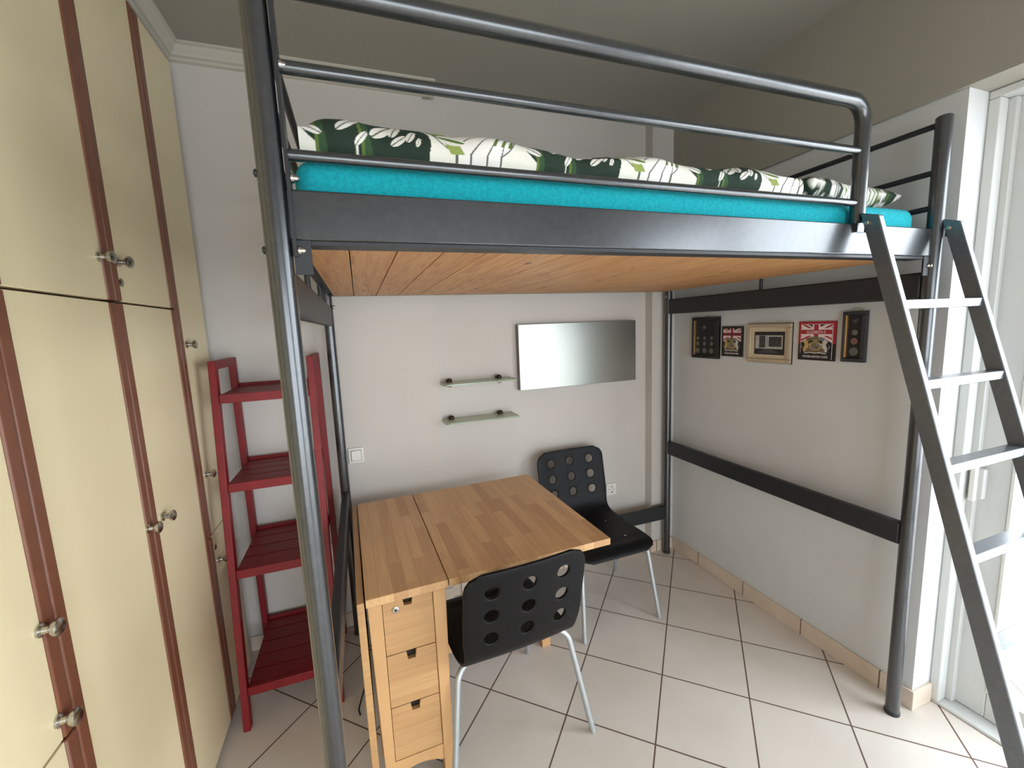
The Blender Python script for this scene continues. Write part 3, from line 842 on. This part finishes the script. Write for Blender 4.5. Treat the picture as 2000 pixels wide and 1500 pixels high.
def clip(poly, x0, x1, y0, y1):
    def cut(pts, ins, inter):
        out = []
        for i in range(len(pts)):
            a, b = pts[i-1], pts[i]
            if ins(b):
                if not ins(a): out.append(inter(a, b))
                out.append(b)
            elif ins(a): out.append(inter(a, b))
        return out
    def ix(c): return lambda a, b: (c, a[1]+(b[1]-a[1])*(c-a[0])/(b[0]-a[0]))
    def iy(c): return lambda a, b: (a[0]+(b[0]-a[0])*(c-a[1])/(b[1]-a[1]), c)
    for ins, it in ((lambda p: p[0] >= x0, ix(x0)), (lambda p: p[0] <= x1, ix(x1)), (lambda p: p[1] >= y0, iy(y0)), (lambda p: p[1] <= y1, iy(y1))):
        if not poly: return []
        poly = cut(poly, ins, it)
    return poly
def flag(pn, u0, u1, v0, v1, d):
    """union flag printed on a card, hoist to the left"""
    c = ((u0+u1)/2, v0+(v1-v0)*.787); w, h = u1-u0, v1-v0
    pn.add('flag_field', pn.box(u0, u1, v0, v1, d, d+.0003), M['ink_navy'])
    wh, rd = B(), B()
    def strip(p, q, t):
        dx, dy = q[0]-p[0], q[1]-p[1]; l = math.hypot(dx, dy); nx, ny = -dy/l*t/2, dx/l*t/2
        return [(p[0]+nx, p[1]+ny), (q[0]+nx, q[1]+ny), (q[0]-nx, q[1]-ny), (p[0]-nx, p[1]-ny)]
    for sx, sy in ((-1, 1), (1, 1), (-1, -1), (1, -1)):
        e = (c[0]+sx*w, c[1]+sy*w*.5)
        q = clip(strip(c, e, w*.17), u0, u1, v0, v1)
        if len(q) > 2: pn.poly(q, d+.0003, wh)
        off = w*.025*sx*sy
        q = clip(strip((c[0], c[1]-off), (e[0], e[1]-off), w*.05), u0, u1, v0, v1)
        if len(q) > 2: pn.poly(q, d+.0007, rd)
    for t, bm_, dd in ((.25, wh, .0010), (.14, rd, .0014)):
        pn.poly([(c[0]-w*t/2, v0), (c[0]+w*t/2, v0), (c[0]+w*t/2, v1), (c[0]-w*t/2, v1)], d+dd, bm_)
        pn.poly([(u0, c[1]-w*t/2), (u1, c[1]-w*t/2), (u1, c[1]+w*t/2), (u0, c[1]+w*t/2)], d+dd+.0001, bm_)
    pn.add('flag_white', wh, M['ink_white']); pn.add('flag_red', rd, M['ink_red'])
def arms(pn, u0, u1, v0, v1, d):
    """crest: crowned round shield between a lion and a unicorn on a scroll"""
    w, h = u1-u0, v1-v0
    def T(pts, flip=False): return [((u1-x*w) if flip else (u0+x*w), v0+y*h) for x, y in pts]
    ol, go, si, gy, bk = B(), B(), B(), B(), B()
    pn.poly(T([(0, .0), (1, 0), (1, .42), (.9, .62), (.1, .62), (0, .42)]), d, bk)
    pn.poly(T([(.08, .06), (.92, .06), (.8, .3), (.7, .66), (.3, .66), (.2, .3)]), d+.0004, ol)
    for f in (False, True): pn.poly(T([(.12, .62), (.2, .8), (.36, .86), (.44, .72), (.36, .6), (.22, .56)], f), d+.0004, ol if not f else gy)
    pn.poly(T([(.42, .62), (.40, .84), (.45, .90), (.5, .98), (.55, .90), (.60, .84), (.58, .62)]), d+.0008, ol)
    pn.poly(T([(.43, .66), (.57, .66), (.57, .71), (.43, .71)]), d+.0012, go)
    A_ = [(.5+.20*math.cos(a), .38+.23*math.sin(a)) for a in np.linspace(0, 6.283, 18, endpoint=False)]
    pn.poly(T(A_), d+.0008, go); A_ = [(.5+.165*math.cos(a), .38+.19*math.sin(a)) for a in np.linspace(0, 6.283, 18, endpoint=False)]
    pn.poly(T(A_), d+.0012, gy)
    pn.poly(T([(.36, .38), (.5, .38), (.5, .56), (.4, .52)]), d+.0016, M and ol); pn.poly(T([(.5, .2), (.6, .26), (.64, .38), (.5, .38)]), d+.0016, ol)
    beast = [(.10, .06), (.17, .09), (.18, .22), (.27, .3), (.26, .44), (.36, .47), (.36, .51), (.24, .50), (.25, .60), (.21, .70), (.12, .69), (.07, .60), (.12, .52), (.13, .44), (.09, .3), (.08, .16)]
    pn.poly(T(beast), d+.0016, go); pn.poly(T(beast, True), d+.0016, si)
    pn.poly(T([(.84, .69), (.80, .86), (.88, .70)]), d+.0018, si)
    tail = [(.06, .2), (.0, .34), (.05, .5), (.02, .36)]
    pn.poly(T(tail), d+.0016, go); pn.poly(T(tail, True), d+.0016, si)
    pn.poly(T([(.12, .02), (.34, .07), (.5, .04), (.66, .07), (.88, .02), (.88, -.03), (.66, .02), (.5, -.01), (.34, .02), (.12, -.03)]), d+.002, si)
    for nm, b, m_ in (('crest_ground', bk, 'ink_black'), ('crest_mantling', ol, 'ink_olive'), ('crest_lion', go, 'ink_gold'), ('crest_unicorn', si, 'ink_silver'), ('crest_shield', gy, 'ink_grey')): pn.add(nm, b, M[m_])
# 1: dark coin case with ten coins
p = Panel('coin_case', -.209, 1.324, .203, .239, 'black framed coin set with ten coins, leftmost on the right wall', 'framed coins')
fr = B(); W_, H_ = p.w, p.h
p.box(0, W_, 0, .016, 0, .020, fr); p.box(0, W_, H_-.016, H_, 0, .020, fr); p.box(0, .014, .016, H_-.016, 0, .020, fr); p.box(W_-.030, W_, .016, H_-.016, 0, .020, fr)
p.add('frame', fr, M['case'], bevel=.002)
p.add('lining', p.box(.014, W_-.03, .016, H_-.016, 0, .008), M['case_in'])
p.add('gold_bevel', p.box(.0145, .0215, .018, H_-.018, .0081, .017), M['gold'])
rows = [(.18, [(.089, .0105)])]+[(v, [(u, r) for u, r in ((.040, ra), (.092, ra), (.146, ra))]) for v, ra in ((.118, .0105), (.085, .0125), (.044, .0155))]
for v, cs in rows:
    for u, r in cs:
        b = B(); p.disc(u, v, r, .0082, b); p.add('coin', b, M['coin'])
b = B(); p.disc(.10, H_+.002, .016, 0, b, .0015, .7); p.add('hanger', b, M['shelf_glass'])
# 2: small black card
p = Panel('souvenir_card', -.424, 1.343, .141, .165, 'small black-edged souvenir card with flag and crest, right of the ten-coin case', 'card')
p.add('card', p.box(0, p.w, 0, p.h, 0, .004), M['ink_black'])
flag(p, .010, .128, .008, .152, .0042)
p.add('red_band', p.box(.011, .127, .1135, .1295, .0062, .0066), M['ink_dred'])
arms(p, .014, .124, .030, .113, .0068)
p.add('caption_band', p.box(.010, .128, .006, .030, .0068, .0072), M['ink_black'])
p.text('MODERN BRITISH COINS', .069, .013, .0115, .0074, M['ink_white'], sx=.72)
# 3: champagne frame
p = Panel('framed_certificate', -.598, 1.324, .240, .194, 'cream-framed pair of grey pictures on black card, middle of the wall row', 'picture')
fr = B(); W_, H_ = p.w, p.h; a = .020
p.box(0, W_, 0, a, .0, .016, fr); p.box(0, W_, H_-a, H_, .0, .016, fr); p.box(0, a, a, H_-a, .0, .016, fr); p.box(W_-a, W_, a, H_-a, .0, .016, fr)
p.add('frame', fr, M['champagne'], bevel=.003)
fr = B(); p.box(-.002, W_+.002, -.002, H_+.002, 0, .004, fr); p.add('outer_edge', fr, M['ink_black'])
p.add('mat_board', p.box(a, W_-a, a, H_-a, .004, .008), M['mat'])
p.add('black_card', p.box(.040, W_-.034, .040, H_-.040, .008, .0084), M['ink_black'])
p.add('print_sheet', p.box(.046, W_-.044, .069, .136, .0084, .0088), M['photo_l'])
p.add('picture_print', p.box(.068, .102, .074, .134, .0088, .0091), M['photo_d'])
p.add('picture_print', p.box(.122, .190, .080, .129, .0088, .0091), M['photo_d'])
b = B()
for k in range(5): p.box(.108, .116, .078+.011*k, .084+.011*k, .0088, .0091, b)
p.add('stamp_column', b, M['ink_grey'])
b = B()
for k in range(4): p.box(.06+.012*k, .18-.012*k, .050+.0045*k, .0512+.0045*k, .0084, .0087, b)
p.add('caption_line', b, M['ink_grey'])
# 4: larger card with red border
p = Panel('souvenir_card', -.869, 1.349, .165, .174, 'larger souvenir card with red and black border, flag, crest and lettering', 'card')
p.add('card', p.box(0, p.w, 0, p.h, 0, .004), M['ink_black'])
p.add('red_border', p.box(0, p.w, .075, p.h, .0041, .0046), M['ink_red'])
p.add('white_edge', p.box(.010, .152, .006, .162, .0047, .005), M['ink_white'])
flag(p, .012, .150, .006, .160, .0052)
arms(p, .017, .145, .032, .116, .0078)
p.add('caption_band', p.box(.012, .150, .004, .032, .0078, .0082), M['ink_black'])
p.text('ELIZABETH II', .081, .1205, .0185, .0076, M['ink_white'], sx=.78)
p.text('MODERN BRITISH COINS', .081, .0125, .0135, .0085, M['ink_white'], sx=.74)
# 5: narrow coin case
p = Panel('coin_case', -1.064, 1.352, .090, .208, 'narrow dark coin case with three coins in a column, rightmost on the wall', 'framed coins')
fr = B(); W_, H_ = p.w, p.h
p.box(0, W_, 0, .016, 0, .018, fr); p.box(0, W_, H_-.014, H_, 0, .018, fr); p.box(0, .012, .016, H_-.014, 0, .018, fr); p.box(W_-.016, W_, .016, H_-.014, 0, .018, fr)
p.add('frame', fr, M['case2'], bevel=.002)
p.add('lining', p.box(.012, W_-.016, .016, H_-.014, 0, .008), M['case_in'])
p.add('gold_bevel', p.box(.0125, .018, .018, H_-.016, .0081, .016), M['gold'])
for v, r, m_ in ((.122, .0115, 'coin'), (.086, .0135, 'coin_cu'), (.044, .017, 'coin')):
    b = B(); p.disc(.045, v, r, .0082, b); p.add('coin', b, M[m_])
b = B()
for k in range(3): p.poly([(.032+.005*k, .168-.004*k), (.056-.003*k, .176-.006*k), (.056-.003*k, .1775-.006*k), (.032+.005*k, .170-.004*k)], .0082, b)
p.add('printed_emblem', b, M['ink_grey'])
b = B(); p.disc(.045, H_+.004, .022, 0, b, .0015, .55); p.add('hanger', b, M['shelf_glass'])

# ================================================================== OUTSIDE THE DOOR
rl = empty('balcony_railing', (1.55, -1.4, -.012), 'pale balcony railing seen through the glass door', 'railing')
bm = B(); tube(bm, [(1.55, -4.2, 1.12), (1.55, 1.0, 1.12)], .022, 14); obj('handrail', bm, M['trimw'], rl)
bm = B(); box(bm, 1.535, 1.565, -4.2, 1.0, .73, .755); obj('lower_rail', bm, M['metal3'], rl)
for y in (-4.1, -3.0, -1.9, -.45, .6): obj('post', bx(1.535, 1.565, y-.015, y+.015, -.012, 1.1), M['trimw'], rl)
tw = B(); sec = [(1.518, .90), (1.516, 1.12), (1.530, 1.148), (1.55, 1.155), (1.570, 1.148), (1.584, 1.12), (1.582, .95)]
ys = np.linspace(-1.25, -.78, 24); gr_ = []
for y in ys: gr_.append([tw.verts.new((x+.008*math.sin(y*40)*(1.15-z)*3, y, z)) for x, z in sec])
for i in range(len(ys)-1):
    for j in range(len(sec)-1): tw.faces.new((gr_[i][j], gr_[i+1][j], gr_[i+1][j+1], gr_[i][j+1]))
to = obj('towel', tw, M['towel'], None, origin=(1.55, -1.0, 1.14)); sm = to.modifiers.new('solid', 'SOLIDIFY'); sm.thickness = .006
tag(to, 'blue and white patterned cloth draped over the balcony railing', 'cloth')
